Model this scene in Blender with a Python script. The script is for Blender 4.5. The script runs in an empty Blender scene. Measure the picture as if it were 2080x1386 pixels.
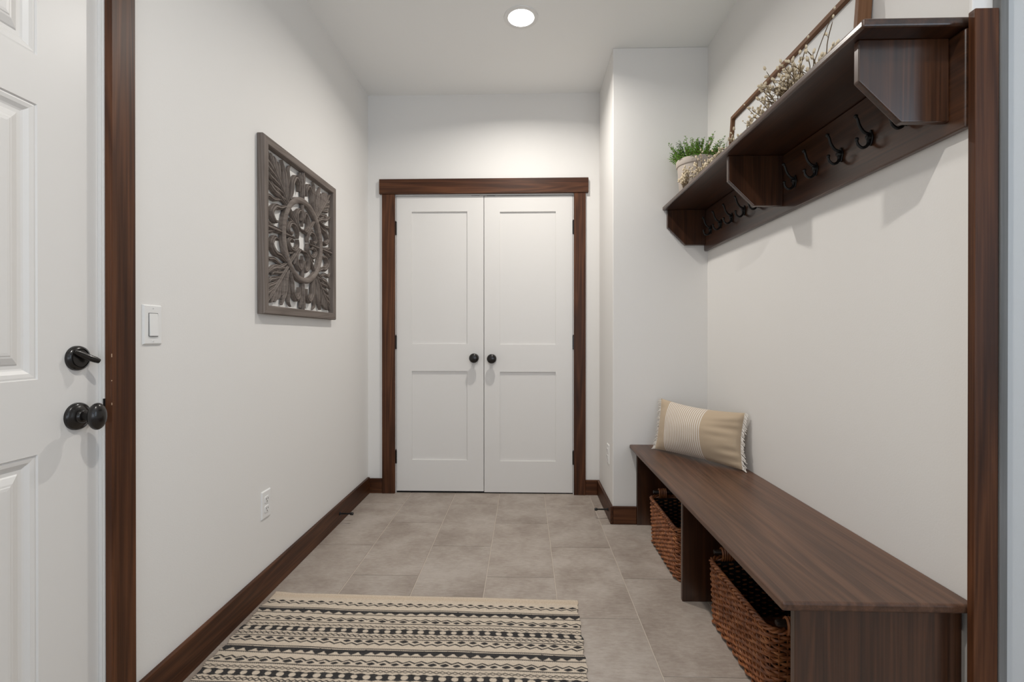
import bpy, bmesh, math, random
import numpy as np
from mathutils import Vector, Matrix, noise

random.seed(7)
SC = bpy.context.scene
COL = SC.collection

# ------------------------------------------------------------------ camera
cam_d = bpy.data.cameras.new('camera')
cam = bpy.data.objects.new('camera', cam_d)
COL.objects.link(cam)
cam.location = (0, 0, 1.079)
cam.rotation_euler = (math.pi / 2 - 0.0024, 0, 0.0273)
cam_d.sensor_width = 36
cam_d.lens = 36 * 962.55 / 2080
cam_d.shift_y = -6.87 / 2080
cam_d.clip_start = 0.02
SC.camera = cam

# ------------------------------------------------------------------ world, daylight, fill light, exposure
world = bpy.data.worlds.new('world')
SC.world = world
world.use_nodes = True
bg = world.node_tree.nodes['Background']
bg.inputs[0].default_value = (0.62, 0.78, 1.0, 1)
bg.inputs[1].default_value = 1.0
SC.view_settings.view_transform = 'Standard'
SC.view_settings.look = 'None'
SC.view_settings.gamma = 1
SC.view_settings.use_curve_mapping = False
SC.view_settings.exposure = 0.0
DAY = 20.0       # daylight through the side window of the entry, watts
FILL = 36.0      # added fill light behind the camera, tilted up for the ceiling, watts
LED = 15.5        # each recessed light, watts

def daylight(name, loc, rot, w, h, watts, col):
    ld = bpy.data.lights.new(name, 'AREA')
    ld.shape = 'RECTANGLE'; ld.size = w; ld.size_y = h
    ld.energy = watts; ld.color = col
    lo = bpy.data.objects.new(name, ld)
    COL.objects.link(lo)
    lo.location = loc; lo.rotation_euler = rot
daylight('daylight_fill', (2.58, -1.15, 1.78), (0, math.pi / 2 + 0.2, 0), 1.75, 1.4, DAY, (0.72, 0.87, 1.0))
daylight('daylight_fill', (0.65, -2.80, 1.35), (math.pi / 2 + 0.92, 0, 0), 2.6, 2.1, FILL, (0.95, 0.97, 1.0))  # added fill, aimed upward to even out the room light

# ------------------------------------------------------------------ room dimensions (metres)
XL, XR, XA = -1.083, 1.047, 0.507      # left wall, right wall, side of the closet recess
YB, YD = 2.7485, 3.246                 # face of the jog, face of the closet wall
H = 2.7403
YF, XF = -2.6, 2.4                     # rear wall, far right wall of the entry behind the camera
YP = 1.112                             # face of the partition right of the bench

# ------------------------------------------------------------------ materials
def new_mat(name):
    m = bpy.data.materials.new(name)
    m.use_nodes = True
    nt = m.node_tree
    return m, nt, nt.nodes['Principled BSDF']

def node(nt, typ, **kw):
    n = nt.nodes.new(typ)
    for k, v in kw.items():
        if k.startswith('i_'):
            key = k[2:]
            n.inputs[int(key) if key.isdigit() else key.replace('_', ' ')].default_value = v
        else:
            setattr(n, k, v)
    return n

def ramp(nt, stops):
    r = nt.nodes.new('ShaderNodeValToRGB')
    el = r.color_ramp.elements
    while len(el) > 1:
        el.remove(el[-1])
    el[0].position = stops[0][0]; el[0].color = (*stops[0][1], 1)
    for p, c in stops[1:]:
        e = el.new(p); e.color = (*c, 1)
    return r

def mat_plain(name, col, rough=0.5, metal=0.0, bump=None, coat=0.0, var=0.0):
    m, nt, b = new_mat(name)
    b.inputs['Base Color'].default_value = (*col, 1)
    b.inputs['Roughness'].default_value = rough
    b.inputs['Metallic'].default_value = metal
    b.inputs['Coat Weight'].default_value = coat
    tc = node(nt, 'ShaderNodeTexCoord')
    if var:
        n = node(nt, 'ShaderNodeTexNoise', i_Scale=3.0, i_Detail=4.0)
        nt.links.new(tc.outputs['Object'], n.inputs['Vector'])
        r = ramp(nt, [(0.3, tuple(c * (1 - var) for c in col)), (0.7, tuple(min(1, c * (1 + var)) for c in col))])
        nt.links.new(n.outputs['Fac'], r.inputs[0])
        nt.links.new(r.outputs[0], b.inputs['Base Color'])
    if bump:
        sc, st, dist = bump
        n = node(nt, 'ShaderNodeTexNoise', i_Scale=sc, i_Detail=3.0)
        nt.links.new(tc.outputs['Object'], n.inputs['Vector'])
        bp = node(nt, 'ShaderNodeBump', i_Strength=st, i_Distance=dist)
        nt.links.new(n.outputs['Fac'], bp.inputs['Height'])
        nt.links.new(bp.outputs[0], b.inputs['Normal'])
    return m

def mat_wood(name, axis, dark, mid, light, rough=0.45, coat=0.0, ring=9.0, spec=0.28):
    """stained timber, grain running along one axis"""
    m, nt, b = new_mat(name)
    tc = node(nt, 'ShaderNodeTexCoord')
    def mapped(along, across):
        mp = node(nt, 'ShaderNodeMapping')
        s = [across] * 3; s['xyz'.index(axis)] = along
        mp.inputs['Scale'].default_value = s
        nt.links.new(tc.outputs['Object'], mp.inputs['Vector'])
        return mp
    m1 = mapped(0.55, ring)
    n1 = node(nt, 'ShaderNodeTexNoise', i_Scale=1.0, i_Detail=2.5, i_Roughness=0.45, i_Distortion=0.6)
    nt.links.new(m1.outputs[0], n1.inputs['Vector'])
    # growth rings: bands drawn from the warped noise field
    mul = node(nt, 'ShaderNodeMath', operation='MULTIPLY', i_1=9.0)
    nt.links.new(n1.outputs['Fac'], mul.inputs[0])
    fr = node(nt, 'ShaderNodeMath', operation='PINGPONG', i_1=0.5)
    nt.links.new(mul.outputs[0], fr.inputs[0])
    m2 = mapped(3.0, 170.0)
    n2 = node(nt, 'ShaderNodeTexNoise', i_Scale=1.0, i_Detail=4.0, i_Roughness=0.6)
    nt.links.new(m2.outputs[0], n2.inputs['Vector'])
    m3 = mapped(0.8, 5.0)
    n3 = node(nt, 'ShaderNodeTexNoise', i_Scale=1.0, i_Detail=3.0)
    nt.links.new(m3.outputs[0], n3.inputs['Vector'])
    a = node(nt, 'ShaderNodeMath', operation='MULTIPLY_ADD', i_1=0.40)
    nt.links.new(fr.outputs[0], a.inputs[0])
    sub = node(nt, 'ShaderNodeMath', operation='MULTIPLY', i_1=0.55)
    nt.links.new(n2.outputs['Fac'], sub.inputs[0])
    nt.links.new(sub.outputs[0], a.inputs[2])
    a2 = node(nt, 'ShaderNodeMath', operation='MULTIPLY_ADD', i_1=0.55)
    nt.links.new(n3.outputs['Fac'], a2.inputs[0])
    nt.links.new(a.outputs[0], a2.inputs[2])
    r = ramp(nt, [(0.36, dark), (0.62, mid), (0.92, light)])
    nt.links.new(a2.outputs[0], r.inputs[0])
    nt.links.new(r.outputs[0], b.inputs['Base Color'])
    b.inputs['Roughness'].default_value = rough
    b.inputs['Specular IOR Level'].default_value = spec
    b.inputs['Coat Weight'].default_value = coat
    b.inputs['Coat Roughness'].default_value = 0.24
    bp = node(nt, 'ShaderNodeBump', i_Strength=0.12, i_Distance=0.001)
    nt.links.new(n2.outputs['Fac'], bp.inputs['Height'])
    nt.links.new(bp.outputs[0], b.inputs['Normal'])
    return m

WD, WM, WL = (0.018, 0.0055, 0.0018), (0.058, 0.0195, 0.0070), (0.135, 0.050, 0.0195)
M = {}
M['wall'] = mat_plain('wall_paint', (0.80, 0.783, 0.758), 0.62, bump=(190, 0.10, 0.002))
M['wall_dimmed'] = mat_plain('dimmed_wall_paint', (0.58, 0.59, 0.59), 0.6, bump=(190, 0.08, 0.002))  # wall paint darkened to offset too much light on that wall
M['ceiling'] = mat_plain('ceiling_paint', (0.93, 0.93, 0.915), 0.75, bump=(140, 0.06, 0.002))
M['door'] = mat_plain('door_paint', (0.76, 0.742, 0.718), 0.38, bump=(60, 0.03, 0.001))
M['jamb'] = mat_plain('jamb_paint', (0.76, 0.75, 0.73), 0.4)
M['plate'] = mat_plain('white_plastic', (0.82, 0.815, 0.80), 0.3)
M['slot'] = mat_plain('socket_slot', (0.03, 0.028, 0.026), 0.6)
M['bronze'] = mat_plain('black_bronze', (0.014, 0.012, 0.011), 0.27, 0.35, coat=0.3)
M['iron'] = mat_plain('black_iron', (0.010, 0.010, 0.010), 0.36, 0.3)
for ax in 'xyz':
    M['wood_' + ax] = mat_wood('walnut_stain_' + ax, ax, WD, WM, WL)
for ax in 'yz':
    M['cab_' + ax] = mat_wood('lacquered_walnut_' + ax, ax, (0.012, 0.0042, 0.0017), (0.040, 0.0150, 0.0064), (0.095, 0.037, 0.016), 0.29, 0.30, 9.0, 0.6)
M['bench_y'] = mat_wood('bench_stain_y', 'y', (0.032, 0.0145, 0.0080), (0.078, 0.036, 0.020), (0.150, 0.072, 0.040), 0.40, 0.10, 8.0, 0.45)
M['frame_y'] = mat_wood('sign_frame_y', 'y', (0.10, 0.045, 0.02), (0.17, 0.078, 0.036), (0.24, 0.12, 0.06), 0.5, 0.0)
M['frame_z'] = mat_wood('sign_frame_z', 'z', (0.10, 0.045, 0.02), (0.17, 0.078, 0.036), (0.24, 0.12, 0.06), 0.5, 0.0)
M['grey_trim'] = mat_wood('grey_stain_z', 'z', (0.10, 0.10, 0.097), (0.15, 0.15, 0.147), (0.21, 0.21, 0.206), 0.5, 0.0)
M['carving'] = mat_wood('weathered_grey_wood', 'x', (0.085, 0.068, 0.058), (0.160, 0.132, 0.115), (0.240, 0.205, 0.182), 0.72, 0.0, 14.0)
M['grout'] = mat_plain('grout', (0.56, 0.49, 0.42), 0.9, bump=(300, 0.2, 0.001))
M['sign_face'] = mat_plain('sign_face', (0.78, 0.78, 0.77), 0.6)
M['pot'] = mat_plain('stoneware', (0.52, 0.455, 0.40), 0.7, bump=(90, 0.05, 0.001), var=0.05)
M['soil'] = mat_plain('soil', (0.05, 0.035, 0.02), 0.9)
M['twig'] = mat_plain('twig', (0.14, 0.095, 0.05), 0.8)
M['berry'] = mat_plain('cream_berry', (0.70, 0.59, 0.42), 0.55, var=0.25)
M['fringe'] = mat_plain('cotton_fringe', (0.70, 0.66, 0.61), 0.9)
M['dowel'] = mat_plain('dark_dowel', (0.020, 0.012, 0.008), 0.4)
M['chip'] = mat_plain('bare_wood_chip', (0.50, 0.33, 0.22), 0.8)
M['black_bin'] = mat_plain('basket_lining', (0.008, 0.006, 0.005), 0.95)

def mat_tile():
    m, nt, b = new_mat('grey_stone_tile')
    tc = node(nt, 'ShaderNodeTexCoord')
    oi = node(nt, 'ShaderNodeObjectInfo')
    off = node(nt, 'ShaderNodeVectorMath', operation='MULTIPLY_ADD')
    cx = node(nt, 'ShaderNodeCombineXYZ')
    mm = node(nt, 'ShaderNodeMath', operation='MULTIPLY', i_1=37.0)
    nt.links.new(oi.outputs['Random'], mm.inputs[0])
    for i in range(3):
        nt.links.new(mm.outputs[0], cx.inputs[i])
    ad = node(nt, 'ShaderNodeVectorMath', operation='ADD')
    nt.links.new(tc.outputs['Object'], ad.inputs[0]); nt.links.new(cx.outputs[0], ad.inputs[1])
    n1 = node(nt, 'ShaderNodeTexNoise', i_Scale=5.0, i_Detail=7.0, i_Roughness=0.62)
    n2 = node(nt, 'ShaderNodeTexNoise', i_Scale=34.0, i_Detail=5.0, i_Roughness=0.7)
    mp = node(nt, 'ShaderNodeMapping'); mp.inputs['Scale'].default_value = (1.0, 3.2, 1.0)
    nt.links.new(ad.outputs[0], n1.inputs['Vector']); nt.links.new(ad.outputs[0], mp.inputs['Vector'])
    nt.links.new(mp.outputs[0], n2.inputs['Vector'])
    a = node(nt, 'ShaderNodeMath', operation='MULTIPLY_ADD', i_1=0.35)
    nt.links.new(n2.outputs['Fac'], a.inputs[0])
    s = node(nt, 'ShaderNodeMath', operation='MULTIPLY', i_1=0.65)
    nt.links.new(n1.outputs['Fac'], s.inputs[0]); nt.links.new(s.outputs[0], a.inputs[2])
    r = ramp(nt, [(0.36, (0.265, 0.215, 0.180)), (0.5, (0.36, 0.305, 0.262)), (0.64, (0.45, 0.395, 0.350))])
    nt.links.new(a.outputs[0], r.inputs[0])
    # small shift of tone from tile to tile
    hs = node(nt, 'ShaderNodeHueSaturation')
    v = node(nt, 'ShaderNodeMath', operation='MULTIPLY_ADD', i_1=0.12, i_2=0.94)
    nt.links.new(oi.outputs['Random'], v.inputs[0]); nt.links.new(v.outputs[0], hs.inputs['Value'])
    nt.links.new(r.outputs[0], hs.inputs['Color'])
    nt.links.new(hs.outputs[0], b.inputs['Base Color'])
    b.inputs['Roughness'].default_value = 0.52
    bp = node(nt, 'ShaderNodeBump', i_Strength=0.08, i_Distance=0.001)
    nt.links.new(n2.outputs['Fac'], bp.inputs['Height']); nt.links.new(bp.outputs[0], b.inputs['Normal'])
    return m
M['tile'] = mat_tile()

def mat_wicker():
    m, nt, b = new_mat('wicker')
    tc = node(nt, 'ShaderNodeTexCoord')
    n1 = node(nt, 'ShaderNodeTexNoise', i_Scale=38.0, i_Detail=4.0)
    nt.links.new(tc.outputs['Object'], n1.inputs['Vector'])
    r = ramp(nt, [(0.30, (0.11, 0.032, 0.010)), (0.52, (0.27, 0.090, 0.030)), (0.75, (0.46, 0.19, 0.070))])
    nt.links.new(n1.outputs['Fac'], r.inputs[0]); nt.links.new(r.outputs[0], b.inputs['Base Color'])
    b.inputs['Roughness'].default_value = 0.42
    return m
M['wicker'] = mat_wicker()

def mat_emit(name, col, s):
    m, nt, b = new_mat(name)
    b.inputs['Base Color'].default_value = (0.9, 0.9, 0.9, 1)
    b.inputs['Emission Color'].default_value = (*col, 1)
    b.inputs['Emission Strength'].default_value = s
    return m
M['led'] = mat_emit('led_lens', (1.0, 0.97, 0.92), 6.0)

def mat_attr(name, rough, bump):
    m, nt, b = new_mat(name)
    at = node(nt, 'ShaderNodeVertexColor', layer_name='Col')
    tc = node(nt, 'ShaderNodeTexCoord')
    n = node(nt, 'ShaderNodeTexNoise', i_Scale=260.0, i_Detail=2.0)
    nt.links.new(tc.outputs['Object'], n.inputs['Vector'])
    mx = node(nt, 'ShaderNodeMix', data_type='RGBA', blend_type='MULTIPLY')
    r = ramp(nt, [(0.25, (0.72, 0.70, 0.68)), (0.7, (1.0, 1.0, 1.0))])
    nt.links.new(n.outputs['Fac'], r.inputs[0])
    mx.inputs[0].default_value = 0.8
    nt.links.new(at.outputs['Color'], mx.inputs[6]); nt.links.new(r.outputs[0], mx.inputs[7])
    nt.links.new(mx.outputs[2], b.inputs['Base Color'])
    b.inputs['Roughness'].default_value = rough
    bp = node(nt, 'ShaderNodeBump', i_Strength=bump, i_Distance=0.002)
    nt.links.new(n.outputs['Fac'], bp.inputs['Height']); nt.links.new(bp.outputs[0], b.inputs['Normal'])
    return m
M['rug'] = mat_attr('woven_cotton', 0.95, 0.5)
M['leaf'] = mat_attr('plastic_leaf', 0.6, 0.1)

def mat_pillow():
    m, nt, b = new_mat('pillow_linen')
    uv = node(nt, 'ShaderNodeUVMap', uv_map='UVMap')
    sx = node(nt, 'ShaderNodeSeparateXYZ'); nt.links.new(uv.outputs[0], sx.inputs[0])
    f = node(nt, 'ShaderNodeMath', operation='MULTIPLY', i_1=41.0); nt.links.new(sx.outputs[0], f.inputs[0])
    fr = node(nt, 'ShaderNodeMath', operation='FRACT'); nt.links.new(f.outputs[0], fr.inputs[0])
    st = node(nt, 'ShaderNodeMath', operation='GREATER_THAN', i_1=0.46); nt.links.new(fr.outputs[0], st.inputs[0])
    lo_ = node(nt, 'ShaderNodeMath', operation='GREATER_THAN', i_1=0.146); nt.links.new(sx.outputs[0], lo_.inputs[0])
    hi_ = node(nt, 'ShaderNodeMath', operation='LESS_THAN', i_1=0.632); nt.links.new(sx.outputs[0], hi_.inputs[0])
    m1 = node(nt, 'ShaderNodeMath', operation='MULTIPLY'); nt.links.new(st.outputs[0], m1.inputs[0]); nt.links.new(lo_.outputs[0], m1.inputs[1])
    m2 = node(nt, 'ShaderNodeMath', operation='MULTIPLY'); nt.links.new(m1.outputs[0], m2.inputs[0]); nt.links.new(hi_.outputs[0], m2.inputs[1])
    mx = node(nt, 'ShaderNodeMix', data_type='RGBA')
    nt.links.new(m2.outputs[0], mx.inputs[0])
    mx.inputs[6].default_value = (0.47, 0.365, 0.255, 1); mx.inputs[7].default_value = (0.70, 0.645, 0.59, 1)
    nt.links.new(mx.outputs[2], b.inputs['Base Color'])
    b.inputs['Roughness'].default_value = 0.92
    b.inputs['Sheen Weight'].default_value = 0.15
    tc = node(nt, 'ShaderNodeTexCoord')
    n = node(nt, 'ShaderNodeTexNoise', i_Scale=320.0, i_Detail=2.0)
    nt.links.new(tc.outputs['Object'], n.inputs['Vector'])
    ad = node(nt, 'ShaderNodeMath', operation='ADD'); nt.links.new(n.outputs['Fac'], ad.inputs[0]); nt.links.new(m2.outputs[0], ad.inputs[1])
    bp = node(nt, 'ShaderNodeBump', i_Strength=0.35, i_Distance=0.0012)
    nt.links.new(ad.outputs[0], bp.inputs['Height']); nt.links.new(bp.outputs[0], b.inputs['Normal'])
    return m
M['pillow'] = mat_pillow()

def mat_pane():
    m, nt, b = new_mat('window_glass')
    tr = node(nt, 'ShaderNodeBsdfTransparent'); gl = node(nt, 'ShaderNodeBsdfGlossy', i_Roughness=0.03)
    mx = node(nt, 'ShaderNodeMixShader', i_0=0.06)
    nt.links.new(tr.outputs[0], mx.inputs[1]); nt.links.new(gl.outputs[0], mx.inputs[2])
    nt.links.new(mx.outputs[0], nt.nodes['Material Output'].inputs[0])
    return m
M['glass'] = mat_pane()

# ------------------------------------------------------------------ mesh building
class MB:
    def __init__(self):
        self.v = []; self.f = []
    def box(self, x0, x1, y0, y1, z0, z1):
        n = len(self.v)
        self.v += [(x, y, z) for z in (z0, z1) for y in (y0, y1) for x in (x0, x1)]
        for q in ((0, 2, 3, 1), (4, 5, 7, 6), (0, 1, 5, 4), (2, 6, 7, 3), (0, 4, 6, 2), (1, 3, 7, 5)):
            self.f.append(tuple(n + i for i in q))
        return self
    def prism(self, pts, d, axis):
        """closed polygon pts (2D) pushed from d[0] to d[1] along axis; pts are the other two axes in xyz order"""
        n = len(self.v); k = len(pts)
        for t in d:
            for a, b in pts:
                self.v.append({'x': (t, a, b), 'y': (a, t, b), 'z': (a, b, t)}[axis])
        self.f.append(tuple(range(n, n + k))); self.f.append(tuple(range(n + 2 * k - 1, n + k - 1, -1)))
        for i in range(k):
            j = (i + 1) % k
            self.f.append((n + i, n + k + i, n + k + j, n + j))
        return self
    def tube(self, pts, r, sides=6, closed=False):
        pts = [Vector(p) for p in pts]; m = len(pts)
        rs = r if isinstance(r, (list, tuple)) else [r] * m
        n0 = len(self.v); up = None
        for i, p in enumerate(pts):
            if closed:
                t = pts[(i + 1) % m] - pts[i - 1]
            else:
                t = pts[min(i + 1, m - 1)] - pts[max(i - 1, 0)]
            t.normalize()
            if up is None:
                up = Vector((0, 0, 1)) if abs(t.z) < 0.9 else Vector((1, 0, 0))
            a = t.cross(up)
            if a.length < 1e-6:
                a = t.orthogonal()
            a.normalize(); b = a.cross(t).normalized(); up = b
            for s in range(sides):
                w = 2 * math.pi * s / sides
                self.v.append(tuple(p + (a * math.cos(w) + b * math.sin(w)) * rs[i]))
        for i in range(m if closed else m - 1):
            j = (i + 1) % m
            for s in range(sides):
                t = (s + 1) % sides
                self.f.append((n0 + i * sides + s, n0 + i * sides + t, n0 + j * sides + t, n0 + j * sides + s))
        if not closed:
            self.f.append(tuple(n0 + s for s in reversed(range(sides))))
            self.f.append(tuple(n0 + (m - 1) * sides + s for s in range(sides)))
        return self
    def lathe(self, prof, seg=32, axis='z', c=(0, 0, 0), cap=True, sx=1.0, sy=1.0):
        """prof: (radius, height) pairs turned about axis through c"""
        n0 = len(self.v); k = len(prof)
        for i in range(seg):
            w = 2 * math.pi * i / seg
            for r, h in prof:
                a, b = r * math.cos(w) * sx, r * math.sin(w) * sy
                q = {'z': (a, b, h), 'x': (h, a, b), 'y': (a, h, b)}[axis]
                self.v.append((c[0] + q[0], c[1] + q[1], c[2] + q[2]))
        for i in range(seg):
            j = (i + 1) % seg
            for s in range(k - 1):
                self.f.append((n0 + i * k + s, n0 + j * k + s, n0 + j * k + s + 1, n0 + i * k + s + 1))
        if cap:
            self.f.append(tuple(n0 + i * k for i in reversed(range(seg))))
            self.f.append(tuple(n0 + i * k + k - 1 for i in range(seg)))
        return self
    def data(self, name, mat, bevel=0.0, seg=2, smooth=False, origin=(0, 0, 0)):
        me = bpy.data.meshes.new(name)
        ox, oy, oz = origin
        me.from_pydata([(x - ox, y - oy, z - oz) for x, y, z in self.v], [], self.f)
        bm = bmesh.new(); bm.from_mesh(me)
        bmesh.ops.recalc_face_normals(bm, faces=bm.faces)
        if bevel:
            es = [e for e in bm.edges if len(e.link_faces) == 2 and e.calc_face_angle(0) > 0.5]
            bmesh.ops.bevel(bm, geom=es, offset=bevel, segments=seg, profile=0.5, affect='EDGES', clamp_overlap=True)
        if smooth:
            for f in bm.faces:
                f.smooth = True
            for e in bm.edges:
                if len(e.link_faces) == 2 and e.calc_face_angle(0) > 0.75:
                    e.smooth = False
        bm.to_mesh(me); bm.free()
        me.materials.append(M[mat])
        return me
    def build(self, name, mat, parent=None, bevel=0.0, seg=2, smooth=False, world=False):
        o_ = tuple(parent.location) if (parent is not None and world) else (0, 0, 0)
        o = bpy.data.objects.new(name, self.data(name, mat, bevel, seg, smooth, o_))
        COL.objects.link(o)
        if parent is not None:
            o.parent = parent
        return o

def link(name, me, parent=None, loc=(0, 0, 0), rot=(0, 0, 0)):
    o = bpy.data.objects.new(name, me); COL.objects.link(o)
    o.location = loc; o.rotation_euler = rot
    if parent is not None:
        o.parent = parent
    return o

def tag(o, label=None, cat=None, group=None, kind=None):
    if label: o['label'] = label
    if cat: o['category'] = cat
    if group: o['group'] = group
    if kind: o['kind'] = kind
    return o

def thing(name, label, cat, loc=(0, 0, 0), rot=(0, 0, 0), group=None):
    o = bpy.data.objects.new(name, None); COL.objects.link(o)
    o.empty_display_size = 0.05
    o.location = loc; o.rotation_euler = rot
    return tag(o, label, cat, group)

def structure(name, mb, mat, parent=None, bevel=0.0, **kw):
    o = mb.build(name, mat, parent, bevel, **kw)
    if parent is None:
        o['kind'] = 'structure'
    return o

def box(*a):
    return MB().box(*a)

# ------------------------------------------------------------------ shell
floor = structure('floor', MB().box(XL - .12, XF + .1, YF - .1, YP + .1, -.10, -.0022)
                  .box(XL - .12, XR + .1, YP + .1, YD + .2, -.10, -.0022), 'grout')
structure('ceiling', box(XL - .12, XF + .1, YF - .1, YD + .2, H, H + .1), 'ceiling')
DY0, DY1, DZ = 0.272, 1.1905, 2.055        # opening of the entry door in the left wall
structure('wall_left', MB().box(XL - .12, XL, YF, DY0, 0, H).box(XL - .12, XL, DY1, YD + .12, 0, H)
          .box(XL - .12, XL, DY0, DY1, DZ, H).box(XL - .12, XL - .07, DY0, DY1, 0, DZ), 'wall')
CX0, CX1, CZ = -0.906, 0.346, 2.058         # closet opening
structure('wall_back', MB().box(XL, CX0, YD, YD + .12, 0, H).box(CX1, XA + .1, YD, YD + .12, 0, H)
          .box(CX0, CX1, YD, YD + .12, CZ, H), 'wall')
structure('closet_light_block', box(CX0, CX1, YD + .07, YD + .12, 0, CZ), 'wall')  # slab added behind the doors to stop light leaking through their gaps
structure('wall_jog', box(XA, XR + .12, YB, YD, 0, H), 'wall', bevel=.004)
structure('wall_right', box(XR, XR + .12, YP + .010, YB, 0, H), 'wall')
structure('wall_partition', box(1.021, 1.075, YP, YP + .010, 0, H), 'wall', bevel=.002)
structure('wall_side', box(1.075, XF + .1, YP, YP + .010, 0, H), 'wall_dimmed')
RX0, RX1, RZ0, RZ1 = -.65, 1.95, .30, 2.40
structure('wall_rear', MB().box(XL - .12, RX0, YF - .1, YF, 0, H).box(RX1, XF + .1, YF - .1, YF, 0, H)
          .box(RX0, RX1, YF - .1, YF, 0, RZ0).box(RX0, RX1, YF - .1, YF, RZ1, H), 'wall')
fill_win = MB().box(RX0, RX0 + .05, YF - .08, YF - .03, RZ0, RZ1).box(RX1 - .05, RX1, YF - .08, YF - .03, RZ0, RZ1)
fill_win.box(RX0, RX1, YF - .08, YF - .03, RZ0, RZ0 + .05).box(RX0, RX1, YF - .08, YF - .03, RZ1 - .05, RZ1).box(.625, .675, YF - .08, YF - .03, RZ0, RZ1)
fill_win = structure('fill_window', fill_win, 'jamb')  # unseen window added as an opening for the fill lamp
box(RX0 + .05, .625, YF - .058, YF - .054, RZ0 + .05, RZ1 - .05).build('pane', 'glass', fill_win)
box(.675, RX1 - .05, YF - .058, YF - .054, RZ0 + .05, RZ1 - .05).build('pane', 'glass', fill_win)
WY0, WY1, WZ0, WZ1 = -1.85, -0.45, 0.90, 2.66
structure('wall_entry', MB().box(XF, XF + .1, YF, WY0, 0, H).box(XF, XF + .1, WY1, YP, 0, H)
          .box(XF, XF + .1, WY0, WY1, 0, WZ0).box(XF, XF + .1, WY0, WY1, WZ1, H), 'wall')
win = structure('window_1', MB().box(XF + .03, XF + .08, WY0, WY0 + .05, WZ0, WZ1).box(XF + .03, XF + .08, WY1 - .05, WY1, WZ0, WZ1)
                .box(XF + .03, XF + .08, WY0, WY1, WZ0, WZ0 + .05).box(XF + .03, XF + .08, WY0, WY1, WZ1 - .05, WZ1)
                .box(XF + .03, XF + .08, -1.175, -1.125, WZ0, WZ1), 'jamb')
box(XF + .052, XF + .056, WY0 + .05, -1.175, WZ0 + .05, WZ1 - .05).build('pane', 'glass', win)
box(XF + .052, XF + .056, -1.125, WY1 - .05, WZ0 + .05, WZ1 - .05).build('pane', 'glass', win)

# ------------------------------------------------------------------ floor tiles (305 x 610 mm, half bond)
TW, TL_, G = 0.305, 0.6096, 0.0034
tile_cache = {}
def put_tile(x0, x1, y0, y1):
    w, l = round(x1 - x0, 4), round(y1 - y0, 4)
    if w < 0.012 or l < 0.02:
        return
    if (w, l) not in tile_cache:
        tile_cache[(w, l)] = box(-w / 2, w / 2, -l / 2, l / 2, -.0022, 0).data('tile', 'tile', bevel=.0012, seg=1)
    o = link('tile', tile_cache[(w, l)], floor, ((x0 + x1) / 2, (y0 + y1) / 2, 0))
for k in range(-4, 8):
    c0 = 0.132 + TW * k; c1 = c0 + TW
    seam = 2.428 if k % 2 == 0 else 2.122
    for j in range(-9, 3):
        a, b = seam + TL_ * j + G / 2, seam + TL_ * (j + 1) - G / 2
        x0, x1 = c0 + G / 2, c1 - G / 2
        for ra, rb, ya, yb in ((XL, XA, YF, YD + .06), (XA, XR, YF, YB), (XR, XF, YF, YP)):
            # each tile is cut at the walls only
            xa_, xb_ = max(x0, ra), min(x1, rb)
            if xb_ - xa_ < .012:
                continue
            if ra == XA and x0 < XA and min(b, yb) <= YB and b <= YB:
                continue            # whole tile already laid by the left region
            if ra == XR and x0 < XR:
                continue
            hi = yb
            if ra == XL and x1 > XA and b <= YB:
                xb_ = min(x1, XR)
            if ra == XA and x1 > XR and b <= YP:
                xb_ = min(x1, XF)
            put_tile(xa_, xb_, max(a, ya), min(b, hi))

# ------------------------------------------------------------------ baseboards, casings
BH, BT = 0.101, 0.016
structure('baseboard_left', box(XL, XL + BT, 1.270, YD - BT, 0, .112), 'wood_y', bevel=.003)
structure('baseboard_back', box(XL, -.983, YD - BT, YD, 0, BH), 'wood_x', bevel=.003)
structure('baseboard_alcove', box(.413, XA - BT, YD - BT, YD, 0, BH), 'wood_x', bevel=.003)
structure('baseboard_jog', box(XA - BT, XA, YB - BT, YD, 0, BH), 'wood_y', bevel=.003)
structure('baseboard_right', box(XA, .640, YB - BT, YB, 0, BH), 'wood_x', bevel=.003)
structure('trim_1', box(XL, XL + .019, 1.192, 1.269, 0, 2.055), 'wood_z', bevel=.003)
for cz, ch in ((1.030, .009), (.965, .003), (.905, .006)):
    MB().box(XL + .0175, XL + .0193, 1.1917, 1.1935, cz - ch / 2, cz + ch / 2).build('chip', 'chip', bpy.data.objects['trim_1'], bevel=.0004, seg=1)
structure('trim_2', box(XL, XL + .019, .193, .270, 0, 2.055), 'wood_z', bevel=.003)
structure('trim_3', box(XL, XL + .024, .175, 1.287, 2.055, 2.155), 'wood_y', bevel=.003)
structure('trim_4', box(-.981, -.893, YD - .019, YD, 0, 2.056), 'wood_z', bevel=.002)
structure('trim_5', box(.333, .412, YD - .019, YD, 0, 2.056), 'wood_z', bevel=.002)
structure('trim_6', box(-.999, .430, YD - .025, YD, 2.056, 2.157), 'wood_x', bevel=.002)
structure('trim_7', box(1.0115, 1.064, YP - .018, YP, 0, 1.8175), 'wood_z', bevel=.002)
structure('trim_8', box(1.0655, 1.083, YP - .020, YP, 0, H), 'grey_trim', bevel=.002)
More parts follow.
